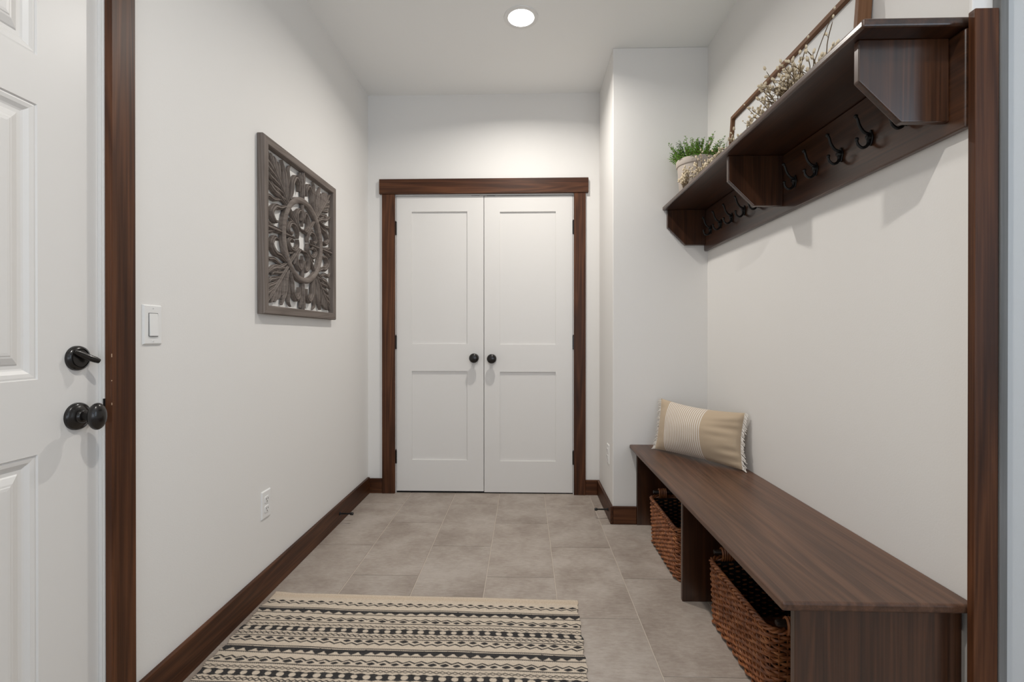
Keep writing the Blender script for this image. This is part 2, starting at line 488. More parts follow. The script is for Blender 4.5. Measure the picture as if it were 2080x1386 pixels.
# painted jambs of the two openings
structure('trim_9', MB().box(XL - .07, XL - .001, DY1 - .0005, DY1 + .0002, 0, DZ).box(XL - .045, XL - .003, DY1 - .004, DY1 - .0006, 0, DZ), 'jamb')
structure('trim_10', MB().box(CX0, -.8885, YD + .001, YD + .07, 0, CZ).box(.3285, CX1, YD + .001, YD + .07, 0, CZ)
          .box(-.8885, .3285, YD + .001, YD + .07, 2.0475, CZ), 'jamb')
tp = structure('trim_11', box(-.8885, .3285, YD + .01, YD + .06, -.002, .003), 'slot')

# ------------------------------------------------------------------ closet doors
def knob_round(parent, c, axis_sign=-1):
    """round black knob pointing to -y"""
    k = MB().lathe([(0, .0), (.030, .0), (.030, -.006), (.026, -.010), (.012, -.013), (.0105, -.030), (.016, -.034),
                    (.027, -.041), (.0325, -.050), (.0315, -.058), (.026, -.064), (.016, -.068), (0.001, -.069)], 32, 'y', c, cap=False)
    o = k.build('knob', 'bronze', parent, smooth=True)
    return o

def closet_leaf(name, x0, x1, z0, z1, knob_x, hinge_x, dz):
    px0, px1 = x0 + .107, x1 - .1145
    if knob_x > (x0 + x1) / 2:
        px0, px1 = x0 + .106, x1 - .113
    else:
        px0, px1 = x0 + .108, x1 - .116
    y0, y1 = YD + .002, YD + .037
    rz = [z0, .2255 + dz, .8385 + dz, 1.0255 + dz, 1.9365 + dz, z1]
    mb = MB().box(x0, px0, y0, y1, z0, z1).box(px1, x1, y0, y1, z0, z1)
    for a, b in ((0, 1), (2, 3), (4, 5)):
        mb.box(px0, px1, y0, y1, rz[a], rz[b])
    d = structure(name, mb, 'door')
    for a, b in ((1, 2), (3, 4)):
        box(px0 - .001, px1 + .001, y0 + .010, y1 - .004, rz[a] - .001, rz[b] + .001).build('panel', 'door', d)
    kn = knob_round(d, (knob_x, y0, .930 + dz))
    for hz in (.248, 1.038, 1.825):
        hb = MB().box(hinge_x - .0055, hinge_x + .0055, y0 - .006, y0 + .004, hz - .046, hz + .046)
        h_ = hb.build('hinge', 'bronze', d, bevel=.002)
        MB().lathe([(0.001, hz + .046), (.004, hz + .047), (.003, hz + .052), (0.001, hz + .053)], 10, 'z', (hinge_x, y0 - .001, 0), cap=False).build('hinge_pin', 'bronze', h_, smooth=True)
    return d
closet_leaf('door_1', -.8855, -.2835, .014, 2.0445, -.346, -.889, .002)
closet_leaf('door_2', -.2795, .3260, .009, 2.0425, -.225, .3295, -.002)
for x0, x1 in ((-.369, -.312), (-.262, -.204)):
    pass
cat1 = MB().box(-.369, -.312, YD + .004, YD + .03, 2.0455, 2.0560).build('trim_12', 'bronze'); cat1['kind'] = 'structure'
cat2 = MB().box(-.262, -.204, YD + .004, YD + .03, 2.0435, 2.0560).build('trim_13', 'bronze'); cat2['kind'] = 'structure'

# ------------------------------------------------------------------ entry door in the left wall (moulded panels)
XD = XL - .012
def nested(mb, ya, yb, za, zb, steps):
    """moulding rings: steps of (inset, depth) from the door face; closes with a field"""
    n0 = len(mb.v)
    for s, d in steps:
        mb.v += [(XD + d, ya + s, za + s), (XD + d, yb - s, za + s), (XD + d, yb - s, zb - s), (XD + d, ya + s, zb - s)]
    for i in range(len(steps) - 1):
        for k in range(4):
            j = (k + 1) % 4
            mb.f.append((n0 + 4 * i + k, n0 + 4 * i + j, n0 + 4 * i + 4 + j, n0 + 4 * i + 4 + k))
    e = n0 + 4 * (len(steps) - 1)
    mb.f.append((e, e + 1, e + 2, e + 3))
PROF = [(0, 0), (.002, -.0035), (.006, -.0030), (.014, -.0045), (.022, -.0100), (.026, -.0115), (.034, -.0115), (.037, -.0090),
        (.050, -.0035), (.054, -.0030), (.056, -.0018), (.062, -.0012)]
ey0, ey1, ez0, ez1 = DY0 + .004, DY1 - .0045, .012, 2.050
ycols = [(ey0 + .152, (ey0 + ey1) / 2 - .052), ((ey0 + ey1) / 2 + .052, ey1 - .150)]
zrows = [(.225, .813), (.982, 1.60), (1.71, 1.935)]
mb = MB()
ys = [ey0, ycols[0][0], ycols[0][1], ycols[1][0], ycols[1][1], ey1]
zs = [ez0] + [z for r in zrows for z in r] + [ez1]
hole = {(1, 1), (3, 1), (1, 3), (3, 3), (1, 5), (3, 5)}
for i in range(5):
    for j in range(len(zs) - 1):
        if (i, j) in hole:
            continue
        n = len(mb.v)
        mb.v += [(XD, ys[i], zs[j]), (XD, ys[i + 1], zs[j]), (XD, ys[i + 1], zs[j + 1]), (XD, ys[i], zs[j + 1])]
        mb.f.append((n, n + 1, n + 2, n + 3))
mb.box(XD - .044, XD - .014, ey0, ey1, ez0, ez1)
for a, b, c_, d_ in ((ey0, ey0, ez0, ez1), (ey1, ey1, ez0, ez1)):
    n = len(mb.v); mb.v += [(XD, a, c_), (XD - .014, a, c_), (XD - .014, a, d_), (XD, a, d_)]; mb.f.append((n, n + 1, n + 2, n + 3))
for z_ in (ez0, ez1):
    n = len(mb.v); mb.v += [(XD, ey0, z_), (XD - .014, ey0, z_), (XD - .014, ey1, z_), (XD, ey1, z_)]; mb.f.append((n, n + 1, n + 2, n + 3))
entry = structure('door_3', mb, 'door')
for ya, yb in ycols:
    for za, zb in zrows:
        q = MB(); nested(q, ya, yb, za, zb, PROF); q.build('panel', 'door', entry)
KY = 1.128
# deadbolt with thumb turn
dbz = 1.026
db = MB().lathe([(0.001, 0), (.0305, 0), (.0305, .004), (.0285, .009), (.0235, .0115), (.0225, .0095), (.0215, .0095), (.0205, .0120), (.001, .0130)], 40, 'x', (XD, KY, dbz), cap=False).build('deadbolt', 'bronze', entry, smooth=True)
tt = MB()
prof = []
for i in range(9):
    a = i / 8
    w = .0055 + .0015 * math.sin(a * math.pi)
    prof.append((a, w))
ang = math.radians(-30)
pts = [(-.022, .0075), (-.012, .010), (0, .0125), (.012, .018), (.022, .024), (.030, .027)]
rr = [.0048, .0072, .0080, .0078, .0074, .0058]
path = [(XD + .006 + h, KY + s * math.cos(ang) * 1.0, dbz + .006 + s * math.sin(ang)) for s, h in pts]
tt.tube(path, rr, 10)
tt.build('thumb_turn', 'bronze', db, smooth=True)
# egg knob
kz = .884
kb = MB().lathe([(0.001, 0), (.0335, 0), (.0335, .003), (.0325, .007), (.029, .010), (.0265, .0105), (.025, .0125), (.0165, .0150), (.0150, .0195), (.0125, .021), (.001, .0215)], 40, 'x', (XD, KY, kz), cap=False).build('knob_rose', 'bronze', entry, smooth=True)
kk = MB().lathe([(.0095, .018), (.0085, .030), (.0095, .038)], 24, 'x', (XD, KY, kz), cap=True)
n0 = len(kk.v)
egg = [(.0275 * math.sin(math.pi * i / 14), .0515 - .0165 * math.cos(math.pi * i / 14)) for i in range(15)]
egg[0] = (.0005, egg[0][1]); egg[-1] = (.0005, egg[-1][1])
kk.lathe(egg, 36, 'x', (XD, KY, kz), cap=False, sx=.80, sy=1.20)
kk.build('knob', 'bronze', kb, smooth=True)
MB().lathe([(.001, .0), (.0032, 0), (.0032, .0016), (.001, .002)], 12, 'x', (XD + .0105, KY + .004, kz + .0225), cap=False).build('set_screw', 'iron', kb, smooth=True)
MB().box(XL - .002, XL + .0008, 1.1893, 1.1925, kz - .02, kz + .035).build('strike_plate', 'iron', entry)

# ------------------------------------------------------------------ switch and outlets
def wall_frame(loc, x_axis, z_axis):
    """rotation whose local X,Y,Z are right, up and out of the wall"""
    X = Vector(x_axis); Z = Vector(z_axis); Y = Z.cross(X)
    return Matrix((X, Y, Z)).transposed().to_euler()
ROT_L = wall_frame(None, (0, 1, 0), (1, 0, 0))
ROT_J = wall_frame(None, (0, -1, 0), (-1, 0, 0))
def plate_mesh(mb, w, h, t):
    mb.v += [(-w, -h, 0), (w, -h, 0), (w, h, 0), (-w, h, 0), (-w + .004, -h + .004, t), (w - .004, -h + .004, t), (w - .004, h - .004, t), (-w + .004, h - .004, t)]
    mb.f += [(0, 1, 2, 3), (4, 5, 6, 7), (0, 1, 5, 4), (1, 2, 6, 5), (2, 3, 7, 6), (3, 0, 4, 7)]
    return mb
sw = thing('light_switch', 'white rocker light switch on the wall beside the dark door casing', 'light switch', (XL, 1.3455, 1.113), ROT_L)
plate_mesh(MB(), .0355, .0585, .0055).build('cover_plate', 'plate', sw, bevel=.0012)
box(-.0172, .0172, -.0338, .0338, .005, .0062).build('rocker_gap', 'slot', sw)
rk = MB(); rk.v = [(-.0158, -.0325, .005), (.0158, -.0325, .005), (.0158, .0325, .005), (-.0158, .0325, .005),
                   (-.0158, -.0325, .0105), (.0158, -.0325, .0105), (.0158, .0325, .0072), (-.0158, .0325, .0072)]
rk.f = [(0, 1, 2, 3), (4, 5, 6, 7), (0, 1, 5, 4), (1, 2, 6, 5), (2, 3, 7, 6), (3, 0, 4, 7)]
rk.build('rocker', 'plate', sw, bevel=.0008)
for s in (-1, 1):
    MB().lathe([(.001, .0052), (.0026, .0054), (.0024, .0064), (.001, .0066)], 12, 'z', (0, s * .0478, 0), cap=False).build('screw', 'plate', sw, smooth=True)
def outlet(label, loc, rot):
    t = thing('wall_outlet', label, 'outlet', loc, rot, 'duplex wall outlets')
    plate_mesh(MB(), .0355, .0585, .0055).build('cover_plate', 'plate', t, bevel=.0012)
    for s in (-1, 1):
        r = MB()
        pts = []
        for i in range(20):
            w = 2 * math.pi * i / 20
            pts.append((max(-.0165, min(.0165, .0195 * math.cos(w))), s * .0198 + max(-.0140, min(.0140, .0175 * math.sin(w)))))
        r.prism(pts, (.004, .0078), 'z')
        rc = r.build('receptacle', 'plate', t, bevel=.0006, seg=1)
        MB().box(-.0078, -.0052, s * .0198 - .001, s * .0198 + .0075, .0072, .0082).box(.0050, .0075, s * .0198, s * .0198 + .0065, .0072, .0082).lathe([(.001, .0082), (.0028, .0082), (.0028, .0072)], 10, 'z', (0, s * .0198 - .0075, 0), cap=False).build('slot', 'slot', rc)
    MB().lathe([(.001, .0052), (.0026, .0054), (.0024, .0064), (.001, .0066)], 12, 'z', (0, 0, 0), cap=False).build('screw', 'plate', t, smooth=True)
outlet('white duplex outlet low on the left wall above the long dark baseboard', (XL, 1.9475, .380), ROT_L)
outlet('white duplex outlet on the side of the wall jog right of the double doors', (XA, 2.889, .369), ROT_J)

# ------------------------------------------------------------------ door stops
def door_stop(label, loc, rot):
    t = thing('door_stop', label, 'door stop', loc, rot, 'baseboard door stops')
    MB().lathe([(.001, 0), (.0105, 0), (.0105, .003), (.007, .006), (.0048, .008), (.0042, .060), (.006, .064), (.001, .064)], 18, 'z', cap=False).build('rod', 'iron', t, smooth=True)
    MB().lathe([(.001, .062), (.0075, .063), (.0085, .068), (.0085, .076), (.007, .079), (.001, .080)], 18, 'z', cap=False).build('bumper', 'iron', t, smooth=True)
door_stop('thin black door stop on the long left baseboard', (XL + BT, 2.70, .058), ROT_L)
door_stop('thin black door stop on the short baseboard near the bench end', (XA - BT, 2.815, .056), ROT_J)

# ------------------------------------------------------------------ recessed ceiling lights
def recessed(label, x, y):
    t = thing('recessed_light', label, 'ceiling light', (x, y, H), group='round recessed ceiling lights')
    MB().lathe([(.090, 0), (.089, -.003), (.074, -.0055), (.068, -.004), (.068, 0)], 48, 'z', cap=False).build('trim_ring', 'plate', t, smooth=True)
    MB().lathe([(.0685, -.0030), (.040, -.0036), (.001, -.0038)], 48, 'z', cap=False).build('lens', 'led', t, smooth=True)
    ld = bpy.data.lights.new('led', 'AREA'); ld.shape = 'DISK'; ld.size = .065
    ld.energy = LED; ld.color = (1.0, 0.955, 0.89); ld.spread = math.radians(156)
    lo = bpy.data.objects.new('led', ld); COL.objects.link(lo)
    lo.parent = t; lo.location = (0, 0, -.0065)
recessed('round recessed light glowing in the ceiling before the double doors', -.02, 2.47)
recessed('round recessed ceiling light above the near end of the bench', 0.0, .42)

# ------------------------------------------------------------------ bench
bench = thing('bench', 'long dark walnut bench with open cubbies along the right wall', 'bench', (.83, 1.93, 0))
def bpart(name, mb, mat, bevel):
    return mb.build(name, mat, bench, bevel=bevel, seg=3, world=True, smooth=False)
BX0 = .602
bpart('bench_top', box(BX0, XR - .001, 1.124, YB - .001, .435, .457), 'bench_y', .006)
for ya, yb in ((1.140, 1.160), (1.943, 1.963), (YB - .024, YB - .003)):
    bpart('leg_panel', box(.640, XR - .020, ya, yb, 0, .4348), 'cab_z', .003)
bpart('cleat', box(XR - .020, XR - .001, 1.161, 1.942, .375, .4348), 'cab_y', .002)
bpart('cleat', box(XR - .020, XR - .001, 1.964, YB - .025, .375, .4348), 'cab_y', .002)

# ------------------------------------------------------------------ coat shelf
shelf = thing('coat_shelf', 'dark walnut wall shelf with three brackets above the bench', 'shelf', (.92, 1.93, 1.57))
def spart(name, mb, mat, bevel, seg=3):
    return mb.build(name, mat, shelf, bevel=bevel, seg=seg, world=True)
spart('shelf_board', box(.789, XR - .001, 1.129, YB - .001, 1.801, 1.823), 'cab_y', .006)
spart('back_board', box(XR - .021, XR - .001, 1.134, YB - .001, 1.568, 1.8008), 'cab_y', .005)
for yc in (1.185, 1.923, 2.733):
    pts = [(.811, 1.8008), (.811, 1.700), (.912, 1.599), (XR - .0212, 1.599), (XR - .0212, 1.8008)]
    spart('bracket', MB().prism(pts, (yc - .0095, yc + .0095), 'y'), 'cab_z', .003)

# ------------------------------------------------------------------ coat hooks
def catmull(pts, n):
    P = [Vector(p) for p in pts]; out = []
    for i in range(len(P) - 1):
        a, b, c, d = P[max(i - 1, 0)], P[i], P[i + 1], P[min(i + 2, len(P) - 1)]
        for k in range(n):
            t = k / n
            out.append(0.5 * ((2 * b) + (c - a) * t + (2 * a - 5 * b + 4 * c - d) * t * t + (3 * b - a - 3 * c + d) * t ** 3))
    out.append(P[-1])
    return out
plate_pts = []
for i in range(24):
    w = 2 * math.pi * i / 24
    plate_pts.append(((.0085 + .003 * math.cos(2 * w) ** 2) * math.cos(w), .024 * math.sin(w)))
hp = MB().prism(plate_pts, (-.0045, 0), 'x').data('hook_plate', 'iron', bevel=.0012, seg=1)
boss = MB().lathe([(.0095, 0), (.009, -.006), (.006, -.011), (.001, -.012)], 18, 'x', (-.004, 0, .002), cap=False)
boss.tube([(-.006, 0, .010), (-.008, 0, -.014)], [.0062, .0052], 10)
boss_me = boss.data('boss', 'iron', smooth=True)
def prong(pts, rad, ball):
    c = catmull(pts, 5); m = len(c)
    mb = MB().tube([tuple(p) for p in c], [rad[0] + (rad[1] - rad[0]) * i / (m - 1) for i in range(m)], 10)
    e = c[-1]
    mb.lathe([(ball * math.sin(math.pi * i / 8) + .0002, -ball * math.cos(math.pi * i / 8)) for i in range(9)], 12, 'z', tuple(e), cap=False)
    return mb
up_me = prong([(-.006, 0, .010), (-.022, 0, .018), (-.034, 0, .036), (-.040, 0, .056), (-.045, 0, .064)], (.0050, .0036), .0058).data('upper_prong', 'iron', smooth=True)
lo_me = prong([(-.006, 0, -.010), (-.013, 0, -.024), (-.027, 0, -.029), (-.039, 0, -.019), (-.042, 0, -.004)], (.0050, .0036), .0056).data('lower_prong', 'iron', smooth=True)
near_y = [1.827, 1.697, 1.566, 1.434, 1.302]
far_y = [2.640, 2.508, 2.376, 2.244, 2.112]
ordn = ['first', 'second', 'third', 'fourth', 'fifth']
for rowi, row in enumerate((near_y, far_y)):
    for i, y in enumerate(row):
        if rowi == 0:
            lab = 'black double coat hook, %s from the middle bracket in the near bay of the shelf' % ordn[i]
        else:
            lab = 'black double coat hook, %s from the far bracket in the far bay of the shelf' % ordn[i]
        t = thing('coat_hook', lab, 'coat hook', (XR - .0213, y, 1.668), group='coat hooks under the shelf')
        link('hook_plate', hp, t); link('boss', boss_me, t)
        link('upper_prong', up_me, t); link('lower_prong', lo_me, t)

# ------------------------------------------------------------------ carved wall panel
AW = .366
art = thing('carved_wall_panel', 'square grey carved openwork wood panel hanging on the left wall', 'wall art', (XL + .0005, 2.252, 1.5375), ROT_L)
fr_w = .036
def mitre_bar():
    o_, i_ = AW, AW - fr_w
    mb = MB()
    prof = [(o_, .002), (o_, .024), (o_ - .004, .030), (i_ + .003, .030), (i_, .026), (i_, .002)]
    for s in (-1, 1):
        for r, z in prof:
            mb.v.append((s * r, r, z))
    k = len(prof)
    mb.f.append(tuple(range(k))); mb.f.append(tuple(range(2 * k - 1, k - 1, -1)))
    for i in range(k):
        j = (i + 1) % k
        mb.f.append((i, k + i, k + j, j))
    return mb.data('frame_bar', 'carving')
fb = mitre_bar()
for q in range(4):
    link('frame_bar', fb, art, rot=(0, 0, q * math.pi / 2))
def ribbon(mb, pts, widths, h=.020, base=.004, grooves=True, n=6):
    """carved strap: swept along pts with a ribbed cross-section"""
    c = catmull([(p[0], p[1], 0) for p in pts], n); m = len(c)
    ws = [w for w in catmull([(w, 0, 0) for w in widths], n)]
    prof = [(-1, 0), (-1, .62), (-.74, .84), (-.52, .52), (-.32, .92), (0, 1.0), (.32, .92), (.52, .52), (.74, .84), (1, .62), (1, 0)] if grooves else \
           [(-1, 0), (-1, .55), (-.6, .88), (0, 1), (.6, .88), (1, .55), (1, 0)]
    n0 = len(mb.v); k = len(prof)
    for i in range(m):
        t = c[min(i + 1, m - 1)] - c[max(i - 1, 0)]; t.normalize()
        nx, ny = -t.y, t.x
        w = max(ws[i].x, .0008)
        for s, z in prof:
            hh = base + z * h * (0.72 + 0.28 * min(1, w / .012))
            mb.v.append((c[i].x + nx * s * w, c[i].y + ny * s * w, base if z == 0 else hh))
    for i in range(m - 1):
        for s in range(k - 1):
            mb.f.append((n0 + i * k + s, n0 + (i + 1) * k + s, n0 + (i + 1) * k + s + 1, n0 + i * k + s + 1))
        mb.f.append((n0 + i * k + k - 1, n0 + (i + 1) * k + k - 1, n0 + (i + 1) * k, n0 + i * k))
    mb.f.append(tuple(n0 + s for s in range(k))); mb.f.append(tuple(n0 + (m - 1) * k + s for s in reversed(range(k))))
# ring
rg = MB(); seg = 64; prof = [(.176, .004), (.176, .020), (.182, .026), (.190, .028), (.198, .026), (.204, .020), (.204, .004)]
rg.lathe(prof + [prof[0]], seg, 'z', cap=False)
link('ring', rg.data('ring', 'carving', smooth=True), art)
# corner leaf along the diagonal: a feathered acanthus
cl = MB(); d = .70711
def dg(a, s):   # a along the diagonal, s across
    return (a * d - s * d, a * d + s * d)
ribbon(cl, [dg(.200, 0), dg(.27, 0), dg(.35, 0), dg(.446, 0)], [.008, .009, .010, .003], h=.019)
for a0, ln, sp in ((.235, .062, .062), (.265, .072, .060), (.298, .076, .050), (.330, .074, .038), (.358, .066, .022)):
    for s in (-1, 1):
        ribbon(cl, [dg(a0 - .02, 0), dg(a0 + ln * .35, s * sp * .55), dg(a0 + ln * .75, s * sp * .95), dg(a0 + ln, s * sp * .92)],
               [.006, .0095, .0095, .002], h=.015, n=4)
cl_me = cl.data('corner_leaf', 'carving')
# frond, scroll and curl either side of every corner leaf, built once with their mirror images
def both(pts):
    return [pts, [(y, x) for x, y in pts]]
fronds = {
    'frond': ([(.132, .158), (.158, .215), (.166, .262), (.196, .318)], [.006, .010, .012, .004], .018),
    'scroll': ([(.122, .165), (.104, .210), (.098, .252), (.066, .283), (.036, .258), (.040, .226)], [.006, .010, .0125, .0125, .010, .004], .021),
    'curl': ([(.138, .150), (.140, .205), (.128, .258), (.132, .300), (.112, .322)], [.004, .006, .009, .008, .002], .014),
}
for q in range(4):
    rz = q * math.pi / 2
    link('corner_leaf', cl_me, art, rot=(0, 0, rz))
fr_cache = {}
for nm, (pts, ws, h) in fronds.items():
    for mi, pp in enumerate(both(pts)):
        mb = MB(); ribbon(mb, pp, ws, h=h)
        if nm == 'frond':
            for a in (.45, .70):
                i0 = pp[2] if a > .5 else pp[1]
                ex = (i0[0] + (.026 if mi == 0 else .032), i0[1] + (.032 if mi == 0 else .026))
                ribbon(mb, [i0, ((i0[0] + ex[0]) / 2 + .004 * (1 if mi == 0 else -1), (i0[1] + ex[1]) / 2), ex], [.006, .008, .002], h=h * .8, n=4)
        me = mb.data(nm, 'carving')
        for q in range(4):
            link(nm, me, art, rot=(0, 0, q * math.pi / 2))
sl = MB()
ribbon(sl, [(0, .198), (0, .25), (0, .30), (0, .331)], [.008, .013, .012, .009], h=.021)
for s in (-1, 1):
    ribbon(sl, [(s * .006, .262), (s * .016, .292), (s * .024, .322)], [.007, .010, .004], h=.016, n=4)
sl_me = sl.data('side_leaf', 'carving')
inn = MB()
for s in (-1, 1):
    ribbon(inn, [(s * .002, .052), (s * .030, .050), (s * .058, .078), (s * .056, .120), (s * .026, .140), (s * .012, .112), (s * .024, .092)],
           [.005, .0085, .0105, .0105, .0095, .007, .003], h=.020)
ribbon(inn, [(0, .070), (0, .105), (0, .140), (0, .178)], [.004, .007, .009, .010], h=.017)
inn_me = inn.data('inner_scroll', 'carving')
il = MB()
ribbon(il, [dg(.058, 0), dg(.10, 0), dg(.14, 0), dg(.178, 0)], [.005, .010, .009, .004], h=.019)
for s in (-1, 1):
    ribbon(il, [dg(.085, 0), dg(.115, s * .018), dg(.145, s * .030)], [.006, .010, .003], h=.015, n=4)
il_me = il.data('inner_leaf', 'carving')
for q in range(4):
    rz = q * math.pi / 2
    link('side_leaf', sl_me, art, rot=(0, 0, rz))
    link('inner_scroll', inn_me, art, rot=(0, 0, rz))
    link('inner_leaf', il_me, art, rot=(0, 0, rz))

# ------------------------------------------------------------------ rug
def make_rug():
    P = .0405
    nu, nv = 560, 860
    Lr = 1.85
    u = np.linspace(0, 1, nu); v = np.linspace(0, 1, nv)
    U, V = np.meshgrid(u, v)
    s = V * Lr
    X0 = -1.044 + .004 * np.sin(s * 41.0) + .003 * np.sin(s * 97 + 1)
    X1 = .211 - .030 * s + .003 * np.sin(s * 53 + .4) + .002 * np.sin(s * 131)
    X = X0 + U * (X1 - X0)
    Y = 1.953 - .023 * U - s
    # the weave is drawn in metres: a along the rows, r across them
    a = U * 1.254 + .004 * np.sin(s * 23)
    r = s + .0022 * np.sin(U * 9.0 + 1.3) + .0012 * np.sin(U * 31.0 + s * 20) - .0035 * np.exp(-((U - .42) / .10) ** 2) * np.exp(-((s - .115) / .03) ** 2)
    rs = np.random.RandomState(3)
    cell = np.floor(a / P).astype(int)
    dark = np.zeros_like(a)
    def soft(x, w=.0007):
        return np.clip(.5 - x / (2 * w), 0, 1)
    def add(m):
        np.maximum(dark, m, out=dark)
    tri = lambda ph: np.abs(((a / P + ph) % 1.0) * 2 - 1)      # 1 at cell edge, 0 at centre
    def lens(r0, hw, hh, ph=0.0):
        j = rs.uniform(.75, 1.15, 64)[np.clip(np.floor(a / P + ph).astype(int), 0, 63)]
        e = np.abs(r - r0) - 1.6 * hh * j * np.clip(1 - tri(ph) * P / 2 / (hw * j), 0, 1) ** .75
        add(soft(e) * (tri(ph) * P / 2 < hw * j))
    def zig(r0, amp, th, ph=0.0, sgn=1, k=1.0):
        c = r0 + sgn * amp * (0.5 - tri(ph))
        add(soft(np.abs(r - c) - 1.75 * th) * min(1, k * 1.15))
    def dots(r0, th=.0026):
        add(soft(np.abs(r - r0 - .0006 * np.sin(a * 2 * np.pi / .0065)) - th - .0006 * np.sin(a * 2 * np.pi / .0065)) * .92)
    def band(r0, r1):
        add(soft(np.abs(r - (r0 + r1) / 2) - (r1 - r0) / 2))
    def mid(r0):
        """dark band of cream lozenges between two lattice rows, centre at r0"""
        zig(r0 - .027, .011, .0013, 0, -1, .75); zig(r0 - .027, .011, .0013, .0, 1, .6)
        zig(r0 + .028, .013, .0014, 0, -1, .8); zig(r0 + .028, .013, .0014, 0, 1, .8)
        edge = .0135 + .0055 * (0.5 - tri(.5))
        body = soft(np.abs(r - r0) - edge)
        j = rs.uniform(.85, 1.1, 64)[np.clip(np.floor(a / P).astype(int), 0, 63)]
        hole = soft(((tri(0) * P / 2 / (.0115 * j)) ** 2.4 + (np.abs(r - r0) / (.0085 * j)) ** 2.4 - 1) * .006)
        add(body * (1 - hole))
        
    lens(.061, .0145, .0042); zig(.073, .010, .0017, 0, 1)
    base = .104
    k = 0
    while base < Lr + .1:
        dots(base); band(base + .0065, base + .0185); lens(base + .0190, .0165, .0085); dots(base + .035)
        zig(base + .062, .010, .0016, 0, -1); lens(base + .0735, .0150, .0050); dots(base + .087)
        mid(base + .1325)
        dots(base + .176); lens(base + .1885, .0150, .0050); zig(base + .2025, .010, .0017, 0, 1)
        base += .230
    hem = np.clip(1 - np.abs(s - .020) / .024, 0, 1)
    n = rs.uniform(-1, 1, a.shape)
    streak = np.repeat(rs.uniform(-1, 1, (nv, nu // 28)), 28, axis=1)
    cream = np.array([.64, .545, .44]); tan = np.array([.60, .47, .345]); blk = np.array([.022, .020, .020])
    col = cream[None, None] * (1 + .06 * n[..., None] + .05 * streak[..., None])
    col = col * (1 - .7 * hem[..., None]) + tan[None, None] * (1 + .05 * n[..., None]) * .7 * hem[..., None]
    dk = blk[None, None] * (1 + .9 * np.clip(streak, 0, 1)[..., None] + .3 * n[..., None]) + .012 * np.clip(n, 0, 1)[..., None]
    col = col * (1 - dark[..., None]) + dk * dark[..., None]
    Z = .0062 + .0012 * dark + .0004 * np.sin(s * 2 * np.pi / .0046) + .0010 * np.sin(U * 7 + s * 11) ** 2
    Z += .006 * np.exp(-((U) / .05) ** 2) * np.exp(-(s / .03) ** 2)
    verts = np.stack([X, Y, Z], -1).reshape(-1, 3)
    idx = np.arange(nu * nv).reshape(nv, nu)
    q = np.stack([idx[:-1, :-1], idx[1:, :-1], idx[1:, 1:], idx[:-1, 1:]], -1).reshape(-1, 4)
    # skirt down to the floor and underside
    loop = np.concatenate([idx[0, :], idx[1:, -1], idx[-1, -2::-1], idx[-2:0:-1, 0]])
    low = verts[loop].copy(); low[:, 2] = .0004
    nb = len(verts); verts = np.concatenate([verts, low]); m = len(loop)
    i0 = np.arange(m); j0 = (i0 + 1) % m
    q = np.concatenate([q, np.stack([loop[i0], loop[j0], nb + j0, nb + i0], -1)])
    cols = np.concatenate([col.reshape(-1, 3), col.reshape(-1, 3)[loop]])
    me = bpy.data.meshes.new('area_rug')
    me.vertices.add(len(verts)); me.vertices.foreach_set('co', verts.astype(np.float32).ravel())
    me.loops.add(q.size); me.loops.foreach_set('vertex_index', q.astype(np.int32).ravel())
    me.polygons.add(len(q)); me.polygons.foreach_set('loop_start', np.arange(0, q.size, 4, dtype=np.int32))
    me.update(calc_edges=True)
    at = me.color_attributes.new('Col', 'FLOAT_COLOR', 'POINT')
    at.data.foreach_set('color', np.concatenate([np.clip(cols, 0, 1), np.ones((len(cols), 1))], 1).astype(np.float32).ravel())
    me.materials.append(M['rug'])
    return me
rug = link('area_rug', make_rug())
tag(rug, 'cream and black flatweave rug with rows of diamonds and zigzags on the tiles', 'rug')

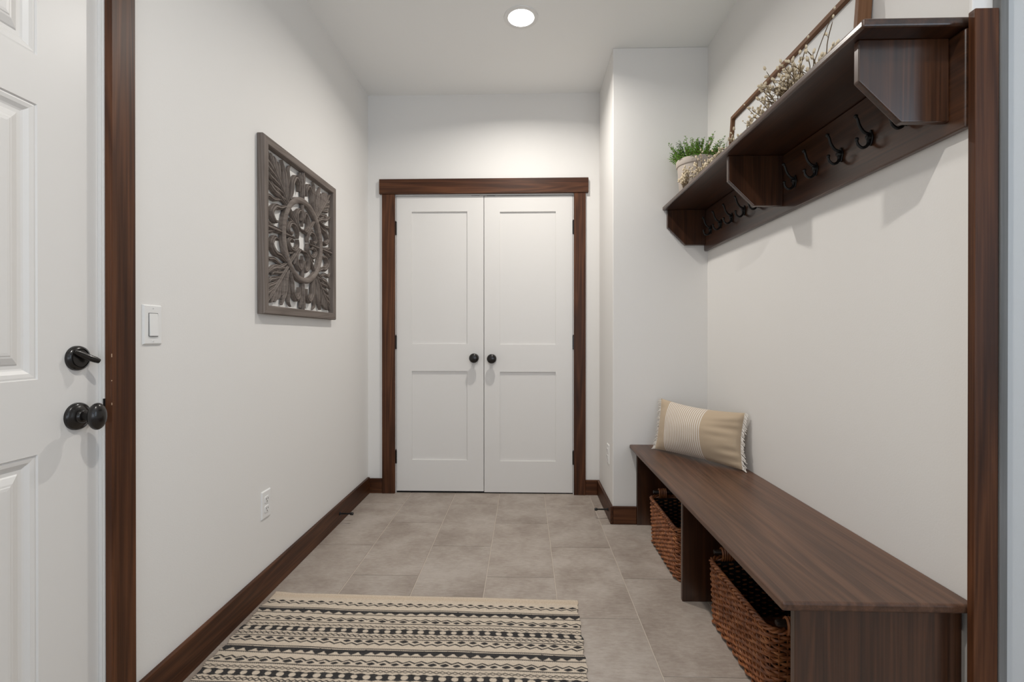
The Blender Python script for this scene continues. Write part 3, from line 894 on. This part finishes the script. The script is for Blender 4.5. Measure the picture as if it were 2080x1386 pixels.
# ------------------------------------------------------------------ wicker baskets
def basket_parts():
    Lb, Wb, Hb, R = .452, .330, .226, .035       # length (y), width (x), height, corner radius
    def outline(scale, n_arc=6):
        hx, hy = Wb / 2 * scale, Lb / 2 * scale
        pts = []
        for cx, cy, a0 in ((hx - R, hy - R, 0), (-hx + R, hy - R, 90), (-hx + R, -hy + R, 180), (hx - R, -hy + R, 270)):
            for i in range(n_arc + 1):
                w = math.radians(a0 + 90 * i / n_arc)
                pts.append((cx + R * math.cos(w), cy + R * math.sin(w)))
        return pts
    def resample(pts, n):
        seg = []; tot = 0
        for i in range(len(pts)):
            a, b = pts[i], pts[(i + 1) % len(pts)]
            l = math.hypot(b[0] - a[0], b[1] - a[1]); seg.append(l); tot += l
        out = []; i = 0; acc = 0
        for k in range(n):
            t = tot * k / n
            while acc + seg[i] < t:
                acc += seg[i]; i += 1
            a, b = pts[i], pts[(i + 1) % len(pts)]; f = (t - acc) / seg[i] if seg[i] else 0
            out.append(Vector((a[0] + (b[0] - a[0]) * f, a[1] + (b[1] - a[1]) * f, 0)))
        return out
    NS = 62                     # stakes
    SUB = 4
    weave = MB(); rows = 21
    for r in range(rows):
        z = .018 + (Hb - .034) * r / (rows - 1)
        sc = .955 + .045 * (z / Hb)
        P = resample(outline(sc), NS * SUB); n = len(P); pts = []
        for i, p in enumerate(P):
            t = P[(i + 1) % n] - P[i - 1]; t.normalize()
            nrm = Vector((t.y, -t.x, 0))
            ph = math.pi * (i / SUB + r)
            pts.append(tuple(p + nrm * (.0040 * math.cos(ph)) + Vector((0, 0, z + .0016 * math.sin(ph + r) + random.uniform(-.0005, .0005)))))
        weave.tube(pts, .0046 + random.uniform(-.0003, .0004), 6, closed=True)
    stakes = MB()
    for i, (p, q) in enumerate(zip(resample(outline(.955), NS), resample(outline(1.0), NS))):
        stakes.tube([(p.x, p.y, .006), (q.x, q.y, Hb - .004)], .0028, 5)
    def rope(mb, z, sc, r, amp, turns, phases):
        P = resample(outline(sc), 190); n = len(P)
        for k in range(phases):
            pts = []
            for i, p in enumerate(P):
                t = P[(i + 1) % n] - P[i - 1]; t.normalize(); nrm = Vector((t.y, -t.x, 0))
                w = 2 * math.pi * (turns * i / n + k / phases)
                pts.append(tuple(p + nrm * amp * math.cos(w) + Vector((0, 0, z + amp * math.sin(w)))))
            mb.tube(pts, r, 6, closed=True)
        return mb
    rim = rope(MB(), Hb + .002, 1.0, .0042, .0058, 24, 3)
    foot = rope(MB(), .0108, .965, .0046, .0060, 16, 2)
    base = MB(); o = outline(.93); base.prism(o, (.010, .014), 'z')
    lin = MB(); a = outline(.93); b = outline(.972); n0 = 0; k = len(a)
    lin.v = [(x, y, .014) for x, y in a] + [(x, y, Hb - .006) for x, y in b]
    lin.f = [(i, (i + 1) % k, k + (i + 1) % k, k + i) for i in range(k)]
    handles = []
    for s in (-1, 1):
        hy = s * (Lb / 2 - .001); hz = Hb + .026
        dw = MB().tube([(-.145, hy, hz), (-.140, hy, hz), (.140, hy, hz), (.145, hy, hz)], [.008, .0105, .0105, .008], 14)
        wraps = []
        for c in (-.098, .098):
            wr = MB()
            for q in range(5):
                x = c + (q - 2) * .0085
                pts = [(x, hy + .0145 * math.cos(w), hz - .008 + .0235 * math.sin(w)) for w in [2 * math.pi * i / 16 for i in range(16)]]
                wr.tube(pts, .0044, 6, closed=True)
            wraps.append(wr.data('handle_wrap', 'wicker', smooth=True))
        handles.append((dw.data('handle', 'dowel', smooth=True), wraps))
    return dict(weave=weave.data('weave', 'wicker', smooth=True), stakes=stakes.data('stakes', 'wicker', smooth=True),
                rim=rim.data('rim', 'wicker', smooth=True), foot=foot.data('foot_braid', 'wicker', smooth=True),
                base=base.data('base', 'wicker'), lin=lin.data('lining', 'black_bin'), handles=handles)
BP = basket_parts()
def basket(label, loc):
    t = thing('wicker_basket', label, 'basket', loc, group='wicker baskets under the bench')
    tag(link('weave', BP['weave'], t), kind='stuff')
    tag(link('stakes', BP['stakes'], t), kind='stuff')
    link('rim', BP['rim'], t); link('foot_braid', BP['foot'], t); link('base', BP['base'], t)
    link('lining', BP['lin'], t)
    for dw, wr in BP['handles']:
        h_ = link('handle', dw, t)
        for w in wr:
            link('handle_wrap', w, h_)
basket('brown wicker basket in the far cubby under the bench', (.662 + .166, 2.312, .0003))
basket('brown wicker basket in the near cubby under the bench', (.703 + .166, 1.610, .0003))

# ------------------------------------------------------------------ pillow
def pillow():
    t = thing('throw_pillow', 'beige lumbar pillow with white stripes and fringed ends on the bench', 'pillow', (.86, 2.42, .457))
    BL, BR_, TR, TL = Vector((.712, 2.618, .464)), Vector((1.002, 2.205, .464)), Vector((1.028, 2.238, .722)), Vector((.772, 2.708, .728))
    nu, nv = 60, 36
    nrm = ((BR_ - BL).cross(TL - BL)).normalized()
    if nrm.dot(Vector((-1, -1, 0))) < 0:
        nrm = -nrm
    org = Vector(t.location)
    def pos(u, v, side):
        # edges bow inwards, corners stay pointed
        uu = u; vv = v
        bow_v = .060 * math.sin(math.pi * u) ** .9
        vv = v + (bow_v * (1 - 2 * v)) * (1 if v > .5 else .35)
        uu = u + .030 * math.sin(math.pi * v) * (1 - 2 * u)
        p = (BL * (1 - uu) + BR_ * uu) * (1 - vv) + (TL * (1 - uu) + TR * uu) * vv
        e = (max(0, math.sin(math.pi * u)) ** .50) * (max(0, math.sin(math.pi * v)) ** .55)
        wr = 0
        if 0 < u < 1 and 0 < v < 1:
            near = max(0, (u - .62) / .38) ** 1.2 + .35 * max(0, (.2 - u) / .2)
            wr = .021 * near * (noise.noise(Vector((u * 2.2 + 2.0 * v, v * 9.5 - u * 3, 4.2)))) * math.sin(math.pi * u) ** .35
            wr += .003 * noise.noise(Vector((u * 6, v * 4, 1.7)))
        th = (.082 if side > 0 else .045) * e
        return p + nrm * (side * th + wr) - org
    mb = MB()
    idx = {}
    uvs = []
    for side in (1, -1):
        for j in range(nv + 1):
            for i in range(nu + 1):
                edge = i in (0, nu) or j in (0, nv)
                key = (i, j, 0 if edge else side)
                if key in idx:
                    continue
                idx[key] = len(mb.v); mb.v.append(tuple(pos(i / nu, j / nv, side))); uvs.append((i / nu, j / nv))
    g = lambda i, j, s: idx[(i, j, 0 if (i in (0, nu) or j in (0, nv)) else s)]
    for side in (1, -1):
        for j in range(nv):
            for i in range(nu):
                mb.f.append((g(i, j, side), g(i + 1, j, side), g(i + 1, j + 1, side), g(i, j + 1, side)))
    me = mb.data('cover', 'pillow', smooth=True)
    ul = me.uv_layers.new(name='UVMap')
    for l in me.loops:
        ul.data[l.index].uv = uvs[l.vertex_index]
    link('cover', me, t)
    # fringe of twisted threads down both ends
    for u0, sgn in ((0, -1), (1, 1)):
        fr = MB(); N = 58
        ax = (BR_ - BL).normalized() * sgn
        for k in range(N):
            v = (k + .5) / N
            p = pos(u0, v, 1)
            ln = random.uniform(.018, .030)
            dirv = ax + Vector((random.uniform(-.35, .35), random.uniform(-.35, .35), random.uniform(-.55, .05)))
            if sgn > 0:
                dirv += Vector((-.25, -.25, -.2))
            q1 = p + dirv.normalized() * ln * .5; q2 = q1 + (dirv + Vector((0, 0, -.8))).normalized() * ln * .5
            for q in (q1, q2):
                q.z = max(q.z, .003); q.x = min(q.x, XR - .006 - org.x); q.y = min(q.y, YB - .004 - org.y)
            fr.tube([tuple(p - ax * .002), tuple(q1), tuple(q2)], [.0022, .0026, .0016], 5)
        tag(fr.build('fringe', 'fringe', t, smooth=True), kind='stuff')
pillow()

# ------------------------------------------------------------------ framed sign on the shelf
sign = thing('framed_sign', 'long white sign in a brown wood frame leaning on the shelf', 'sign', (.985, 1.90, 1.8262), (0, math.radians(4.0), 0))
SY0, SY1, SH, SD, SW = -.446, .455, .330, .040, .018
for nm, a in (('frame_rail', (0, SD, SY0, SY1, 0, SW)), ('frame_rail', (0, SD, SY0, SY1, SH - SW, SH))):
    box(*a).build(nm, 'frame_y', sign, bevel=.0015)
for nm, a in (('frame_stile', (0, SD, SY0, SY0 + SW, SW, SH - SW)), ('frame_stile', (0, SD, SY1 - SW, SY1, SW, SH - SW))):
    box(*a).build(nm, 'frame_z', sign, bevel=.0015)
box(.016, .022, SY0 + SW - .002, SY1 - SW + .002, SW - .002, SH - SW + .002).build('sign_panel', 'sign_face', sign)

# ------------------------------------------------------------------ potted plant
plant = thing('potted_plant', 'small leafy green plant in a cream stoneware pot on the shelf end', 'potted plant', (.918, 2.575, 1.8232))
prof = [(.001, 0), (.080, 0), (.083, .004), (.094, .165), (.0985, .167), (.1005, .172), (.1015, .192), (.0995, .199), (.095, .200), (.092, .196), (.090, .170), (.001, .170)]
MB().lathe(prof, 48, 'z', cap=False).build('pot', 'pot', plant, smooth=True)
MB().lathe([(.001, .176), (.060, .175), (.0895, .1705)], 24, 'z', cap=False).build('soil', 'soil', plant, smooth=True)
stm = MB(); lv = []; lf = []; lc = []
for k in range(190):
    a = random.uniform(0, 2 * math.pi); rr0 = .085 * math.sqrt(random.random())
    p = Vector((rr0 * math.cos(a), rr0 * math.sin(a), .172))
    lean = rr0 / .085
    hgt = random.uniform(.060, .112) + (.035 if random.random() < .16 else 0)
    dv = Vector((math.cos(a) * lean * .62 + random.uniform(-.2, .2), math.sin(a) * lean * .62 + random.uniform(-.2, .2), 1)).normalized()
    pts = []
    for i in range(5):
        t = i / 4
        q = p + dv * hgt * t + Vector((math.cos(a), math.sin(a), 0)) * .02 * lean * t * t
        q.x = min(q.x, XR - .012 - .918); q.y = min(q.y, YB - .012 - 2.575)
        pts.append(q)
    stm.tube([tuple(q) for q in pts], [.0011, .001, .0009, .0008, .0006], 4)
    tone = random.random()
    for i in range(28):
        t = .10 + .90 * i / 27
        f = t * 4; j = min(3, int(f)); q = pts[j].lerp(pts[j + 1], f - j)
        w = random.uniform(0, 2 * math.pi); el = random.uniform(-.2, .8)
        dr = Vector((math.cos(w) * math.cos(el), math.sin(w) * math.cos(el), math.sin(el)))
        ln = random.uniform(.0095, .0150) * (1.1 - .4 * t); sd = dr.cross(Vector((0, 0, 1))).normalized() * ln * .42
        upv = dr.cross(sd).normalized() * ln * .12
        b0 = q + dr * .0015
        n = len(lv)
        for vv in (b0, b0 + dr * ln * .5 + sd - upv, b0 + dr * ln, b0 + dr * ln * .5 - sd - upv, b0 + dr * ln * .5 + upv):
            lv.append((min(vv.x, XR - .004 - .918), min(vv.y, YB - .004 - 2.575), vv.z))
        lf += [(n, n + 1, n + 4), (n + 1, n + 2, n + 4), (n + 2, n + 3, n + 4), (n + 3, n, n + 4)]
        g = random.uniform(.75, 1.25)
        c = (.13, .30, .030) if tone < .6 else ((.24, .42, .10) if tone < .90 else (.035, .10, .035))
        lc += [tuple(min(1, x * g * 1.45) for x in c) + (1,)] * 5
tag(stm.build('stems', 'twig', plant), kind='stuff')
me = bpy.data.meshes.new('foliage'); me.from_pydata(lv, [], lf)
at = me.color_attributes.new('Col', 'FLOAT_COLOR', 'POINT')
at.data.foreach_set('color', np.array(lc, dtype=np.float32).ravel())
me.materials.append(M['leaf'])
tag(link('foliage', me, plant), kind='stuff')

# ------------------------------------------------------------------ berry garland along the shelf
gar = thing('berry_garland', 'garland of thin twigs with cream berries lying along the shelf', 'garland', (.875, 1.95, 1.8232))
tw = MB(); be = MB()
ico_v, ico_f = [], []
_b = bmesh.new(); bmesh.ops.create_icosphere(_b, subdivisions=1, radius=1)
_b.verts.ensure_lookup_table()
ico_v = [tuple(v.co) for v in _b.verts]; ico_f = [tuple(v.index for v in f.verts) for f in _b.faces]; _b.free()
def berry(p, dr, r):
    n = len(be.v); dr = dr.normalized(); a = dr.orthogonal().normalized(); b = dr.cross(a)
    for x, y, z in ico_v:
        q = p + a * x * r * .78 + b * y * r * .78 + dr * z * r * 1.25
        be.v.append(tuple(q))
    be.f.extend(tuple(n + i for i in f) for f in ico_f)
def inside(q):
    """keep the twigs on the shelf, in front of the sign"""
    q.z = max(q.z, .004); q.x = max(-.070, min(q.x, .100 - .0)); q.x = min(q.x, .098)
    return q
# main vine
vine = [Vector((random.uniform(-.02, .03), y, .012 + .008 * random.random())) for y in np.linspace(-.50, .52, 12)]
tw.tube([tuple(p) for p in catmull([tuple(v) for v in vine], 5)], .0022, 5)
def sprig(p, dv, ln, nb, r=.0061):
    mid_ = p + dv * ln * .5 + Vector((random.uniform(-.012, .012), random.uniform(-.012, .012), random.uniform(-.004, .012)))
    end = inside(p + dv * ln); mid_ = inside(mid_)
    c = catmull([tuple(p), tuple(mid_), tuple(end)], 4)
    tw.tube([tuple(x) for x in c], [.0013] * (len(c) - 1) + [.0007], 4)
    for k in range(nb):
        t = 1 - (k / max(1, nb)) * .75; f = t * (len(c) - 1); j = min(len(c) - 2, int(f)); q = c[j].lerp(c[j + 1], f - j)
        d2 = (dv + Vector((random.uniform(-.9, .9), random.uniform(-.9, .9), random.uniform(-.4, .9)))).normalized()
        if k == 0:
            d2 = dv
        o_ = q + d2 * .008
        if k:
            tw.tube([tuple(q), tuple(o_)], .0007, 3)
        berry(o_ + d2 * .004, d2, r * random.uniform(.75, 1.15))
# clumps: (y offset from the middle, spread, count, height)
for yc, sp, cnt, hh in ((-.46, .050, 26, .095), (-.36, .060, 46, .12), (-.26, .06, 22, .085), (-.05, .14, 26, .060), (.22, .10, 24, .055),
                        (.40, .06, 34, .100), (.50, .05, 22, .075)):
    for k in range(cnt):
        y = random.gauss(yc, sp * .7)
        y = max(-.56, min(.545, y))
        p = Vector((random.uniform(-.035, .03), y, .010 + random.random() * hh * .35))
        if y > .455:
            p.x = random.uniform(-.060, -.052)
        dv = Vector((random.uniform(-.5, .35), random.uniform(-.8, .8), random.uniform(.15, 1.0))).normalized()
        ln = random.uniform(.35, 1.0) * hh
        if y > .43:
            dv = Vector((-abs(dv.x) * .2, dv.y * .5, dv.z)).normalized()
        sprig(p, dv, ln, random.choice((2, 3, 4, 5)))
for y, dx, dy, dz, ln in ((-.45, -.1, -.9, .75, .20), (-.40, -.25, -.8, .7, .16), (-.16, -.2, .5, .9, .13), (-.10, .0, .7, .8, .11), (.16, -.2, .6, .6, .09), (.40, -.1, -.75, .8, .16), (-.55, -.2, -.5, .7, .12)):
    sprig(Vector((.0, y, .03)), Vector((dx, dy, dz)).normalized(), ln, 2, .0048)
tag(tw.build('twigs', 'twig', gar), kind='stuff')
tag(be.build('berries', 'berry', gar, smooth=True), kind='stuff')
